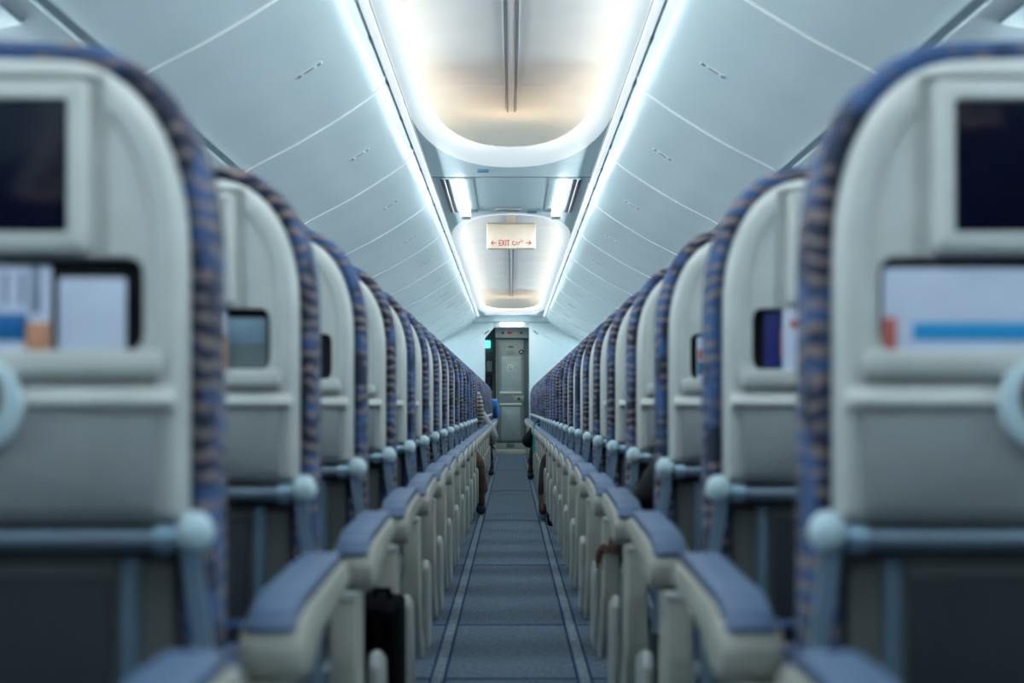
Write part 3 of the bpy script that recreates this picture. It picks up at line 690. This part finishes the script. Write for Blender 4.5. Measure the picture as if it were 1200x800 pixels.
# ------------------------------------------------------------------ passengers
SKIN = mat('skin_brown', (.16, .075, .045), .6); SKIN2 = mat('skin_dark', (.09, .045, .03), .6)
HAIR = mat('hair_black', (.01, .008, .007), .8)
def stripes(name, a, b_, sc_):
    m = bpy.data.materials.new(name); m.use_nodes = True; N = m.node_tree.nodes; L = m.node_tree.links; b = N['Principled BSDF']; b.inputs['Roughness'].default_value = .85
    tc = N.new('ShaderNodeTexCoord'); wv = N.new('ShaderNodeTexWave'); wv.bands_direction = 'Z'; wv.inputs['Scale'].default_value = sc_; wv.inputs['Distortion'].default_value = 1.2
    wv.inputs['Detail Scale'].default_value = .5; L.new(tc.outputs['Object'], wv.inputs[0]); r = N.new('ShaderNodeValToRGB'); L.new(wv.outputs['Fac'], r.inputs[0]); e = r.color_ramp.elements
    e[0].position = .22; e[1].position = .36; e[0].color = b_+(1,); e[1].color = a+(1,); L.new(r.outputs[0], b.inputs['Base Color']); return m
KHAKI = stripes('khaki_striped_cloth', (.50, .47, .36), (.05, .045, .04), 9)
PALE = stripes('pale_striped_cloth', (.52, .48, .50), (.16, .15, .17), 16)
BLUEC = mat('bright_blue_cloth', (.03, .22, .62), .8); BROWNC = mat('brown_cloth', (.15, .085, .055), .9, var=.3, scale=20); DBROWN = mat('dark_brown_cloth', (.028, .018, .013), .9, var=.3, scale=20)
BLKC = mat('black_garment', (.008, .008, .010), .9, var=.3, scale=20); SHOE = mat('shoe_navy', (.012, .03, .07), .5); SHOEW = mat('shoe_pale', (.32, .45, .65), .5)

def skinmesh(name, nodes, edges, m, parent, sub=2, rootidx=0):
    me = bpy.data.meshes.new(name); me.from_pydata([p for p, r in nodes], edges, []); o = bpy.data.objects.new(name, me); C.objects.link(o)
    md = o.modifiers.new('s', 'SKIN'); md.use_smooth_shade = True
    if not me.skin_vertices: me.attributes  # layer is created with the modifier below
    bm = bmesh.new(); bm.from_mesh(me); ly = bm.verts.layers.skin.verify(); bm.verts.ensure_lookup_table()
    for i, (p, r) in enumerate(nodes):
        bm.verts[i][ly].radius = r if isinstance(r, tuple) else (r, r); bm.verts[i][ly].use_root = (i == rootidx)
    bm.to_mesh(me); bm.free()
    sb = o.modifiers.new('d', 'SUBSURF'); sb.levels = sub; sb.render_levels = sub
    dg = bpy.context.evaluated_depsgraph_get(); dg.update()
    new = bpy.data.meshes.new_from_object(o.evaluated_get(dg)); o.modifiers.clear(); o.data = new
    new.materials.clear(); new.materials.append(m); new.shade_smooth(); o.parent = parent; return o
def chain(pts, rs):
    return list(zip(pts, rs)), [(i, i+1) for i in range(len(pts)-1)]
def person(s, k, lab, skin, top, legs, shoe, elbow, hand, knee, ankle, toe, shoulder=None, lean=0.0):
    """everything given as (|x|, dy from the seat back, z); aisle-side limbs follow the photo, the rest sits in the seat"""
    t = empty('person', (s*SX, yrow(k), 0))
    L = lambda p: (s*(p[0]-SX), p[1], p[2])
    pel = (.50, .27, .50); ch = (.485-lean, .22, .78); nk = (.475-lean, .215, .90); hd = (.47-lean, .225, .985); tp = (.47-lean, .23, 1.045)
    sa = shoulder or (.335-lean, .22, .84); sb = (.62-lean, .22, .84)
    hipA = (.42, .30, .49); hipB = (.58, .30, .49); kB = (.60, .66, .50); aB = (.60, .62, .10); tB = (.60, .78, .055)
    eB = (.68, .34, .62); hB = (.62, .52, .54)
    nodes = [(L(pel), .115), (L(ch), .125), (L(nk), .05), (L(hd), .078), (L(tp), .06),
             (L(sa), .052), (L(elbow), .038), (L(hand), .026),
             (L(sb), .052), (L(eB), .038), (L(hB), .026),
             (L(hipA), .082), (L(knee), .055), (L(ankle), .034), (L(toe), .028),
             (L(hipB), .082), (L(kB), .055), (L(aB), .034), (L(tB), .028)]
    edges = [(0, 1), (1, 2), (2, 3), (3, 4), (1, 5), (5, 6), (6, 7), (1, 8), (8, 9), (9, 10), (0, 11), (11, 12), (12, 13), (13, 14), (0, 15), (15, 16), (16, 17), (17, 18)]
    skinmesh('body', nodes, edges, skin, t)
    # fingers of the aisle hand
    hv = Vector(L(hand)); ev = Vector(L(elbow)); d = (hv-ev).normalized(); side_ = d.cross(Vector((0, 1, 0))).normalized() if abs(d.y) < .9 else Vector((1, 0, 0))
    dn = d.cross(side_).normalized()
    bm = nb()
    for q in range(4):
        b0 = hv+d*.03+side_*(-.027+.018*q); ln = (.062, .072, .068, .052)[q]
        tube(bm, [b0-d*.02, b0+d*ln*.5, b0+d*ln*.85+dn*.018, b0+d*ln*.95+dn*.036], [.0095, .009, .008, .006], 8)
    b0 = hv+side_*.028; tube(bm, [b0, b0+side_*.022+d*.02, b0+side_*.026+d*.048], [.011, .010, .007], 8)
    link('hand_fingers', bm, skin, t)
    # garments
    nodes = [(L((.50, .27, .56)), .13), (L(ch), .142), (L((.478-lean, .215, .86)), .085), (L(sa), .066), (L(elbow), .052), (L(tuple(e+(h-e)*.72 for e, h in zip(elbow, hand))), .042),
             (L(sb), .066), (L(eB), .052), (L(tuple(e+(h-e)*.72 for e, h in zip(eB, hB))), .042)]
    skinmesh('shirt', nodes, [(0, 1), (1, 2), (1, 3), (3, 4), (4, 5), (1, 6), (6, 7), (7, 8)], top, t)
    al = tuple(k_+(a-k_)*.88 for k_, a in zip(knee, ankle)); bl = tuple(k_+(a-k_)*.88 for k_, a in zip(kB, aB))
    nodes = [(L(pel), .128), (L(hipA), .095), (L(knee), .068), (L(al), .048), (L(hipB), .095), (L(kB), .068), (L(bl), .048)]
    skinmesh('trousers', nodes, [(0, 1), (1, 2), (2, 3), (0, 4), (4, 5), (5, 6)], legs, t)
    for a_, t_ in ((ankle, toe), (aB, tB)):
        a0 = (a_[0], a_[1]-.03, .05); nodes = [(L(a0), .042), (L((a_[0], a_[1]+.05, .045)), .040), (L((t_[0], t_[1]+.03, .035)), .030)]
        skinmesh('shoe', nodes, [(0, 1), (1, 2)], shoe, t, 2)
    nodes = [(L((hd[0], hd[1]-.02, hd[2]+.02)), .084), (L((tp[0], tp[1]-.01, tp[2]+.0)), .074)]
    skinmesh('hair', nodes, [(0, 1)], HAIR, t, 2)
    hv = Vector(L(hd)); bm = nb(); tube(bm, [hv+Vector((0, .075, .02)), hv+Vector((0, .100, -.012)), hv+Vector((0, .080, -.02))], [.008, .014, .010], 8); link('nose', bm, skin, t)
    for q in (-1, 1):
        bm = nb(); ball(bm, hv+Vector((q*.03, .072, .015)), .012); link('eye', bm, WHITEP, t)
        bm = nb(); ball(bm, hv+Vector((q*.082, .0, .0)), .022, .35, .7, 1.1); link('ear', bm, skin, t)
    bm = nb(); tube(bm, [hv+Vector((-.025, .078, -.045)), hv+Vector((0, .084, -.047)), hv+Vector((.025, .078, -.045))], .006, 6); link('mouth', bm, mat('lips', (.2, .06, .05), .5), t)
    tag(t, lab, 'person'); return t
person(-1, 15, 'passenger in khaki striped top leaning towards the aisle, left side', SKIN, KHAKI, DBROWN, SHOE, (.285, .40, .66), (.31, .62, .63), (.30, .62, .44), (.245, .50, .10), (.235, .44, .05), (.30, .22, .86), .03)
person(-1, 28, 'passenger in a bright blue shirt in the farthest left row', SKIN, BLUEC, DBROWN, SHOE, (.22, .30, .64), (.26, .55, .60), (.45, .70, .50), (.45, .72, .10), (.45, .86, .05), (.25, .22, .84), .12)
person(-1, 19, 'passenger in pale striped sleeves with one elbow out in the aisle', SKIN2, PALE, BLKC, SHOE, (.172, .22, .45), (.225, .40, .36), (.285, .66, .42), (.225, .82, .12), (.215, .92, .05), (.37, .20, .76), .0)
person(-1, 11, 'passenger with brown trousers and a foot on the left floor strip', SKIN, BROWNC, BROWNC, SHOE, (.36, .34, .63), (.42, .54, .58), (.245, .66, .40), (.215, .90, .11), (.210, .98, .05))
person(1, 18, 'passenger in black whose elbow juts furthest into the aisle, right side', SKIN2, BLKC, DBROWN, SHOE, (.140, .24, .42), (.22, .46, .36), (.27, .60, .42), (.205, .68, .11), (.195, .76, .05), (.40, .20, .70), -.04)
person(1, 11, 'passenger with dark brown trousers and pale shoe reaching the right floor strip', SKIN2, BROWNC, DBROWN, SHOEW, (.36, .34, .63), (.42, .54, .58), (.26, .62, .40), (.218, .44, .11), (.212, .38, .05))
person(1, 2, 'passenger in black with a brown hand lowered beside the third right seat', SKIN, BLKC, BLKC, SHOE, (.31, .50, .54), (.258, .80, .43), (.40, .62, .46), (.40, .70, .10), (.40, .80, .05), (.41, .22, .74), -.03)
# bags
def bag(s, x0, x1, y0, y1, z0, z1, m, lab, strap=True):
    t = empty('shoulder_bag' if strap else 'backpack', (s*(x0+x1)/2, (y0+y1)/2, z0)); hw, hd_, h = (x1-x0)/2, (y1-y0)/2, z1-z0
    bm = nb(); slab(bm, rpoly([(-hw, 0, .02), (hw, 0, .02), (hw*.95, h*.97, .012), (-hw*.95, h, .012)], 4), rr(-hd_, hd_, min(.03, hd_*.5)), XZ); link('bag_body', bm, m, t)
    bm = nb(); slab(bm, rpoly([(-hw*.8, h*.08, .015), (hw*.8, h*.08, .015), (hw*.8, h*.5, .015), (-hw*.8, h*.5, .015)], 4), rr(-hd_-.012, -hd_+.01, .008), XZ); link('front_pocket', bm, m, t)
    bm = nb(); tube(bm, [(-hw*.4, 0, h*.95), (-hw*.3, 0, h+.008), (hw*.3, 0, h+.008), (hw*.4, 0, h*.95)], .006, 6); link('bag_handle', bm, m, t)
    tag(t, lab, 'bag'); return t
bag(-1, .204, .285, 2.86, 3.09, 0.0, .42, BLACK, 'black bag standing beside the third left seat, below its armrest', False)
bag(1, .235, .345, 10.15, 10.33, 0, .10, BLACK, 'small black bag lying on the floor by a pale shoe', False)
# teal scarf hanging over a right armrest
bm = nb(); A = []
for i, (y, z) in enumerate(((.20, .612), (.20, .622), (.20, .60), (.20, .54), (.20, .48), (.20, .42), (.20, .35))):
    x = (.265, .235, .203, .198, .200, .197, .202)[i]; A.append([bm.verts.new((x+dx, y+dy, z)) for dx, dy in ((.022, -.030), (.010, -.02), (-.002, .0), (0, .04))])
for i in range(len(A)-1):
    for q in range(3): bm.faces.new((A[i][q], A[i][q+1], A[i+1][q+1], A[i+1][q]))
bmesh.ops.solidify(bm, geom=bm.faces[:], thickness=.004)
o = link('scarf', bm, TEAL); o.location = (0, yrow(16), 0); tag(o, 'teal scarf hanging over an armrest on the far right', 'scarf')
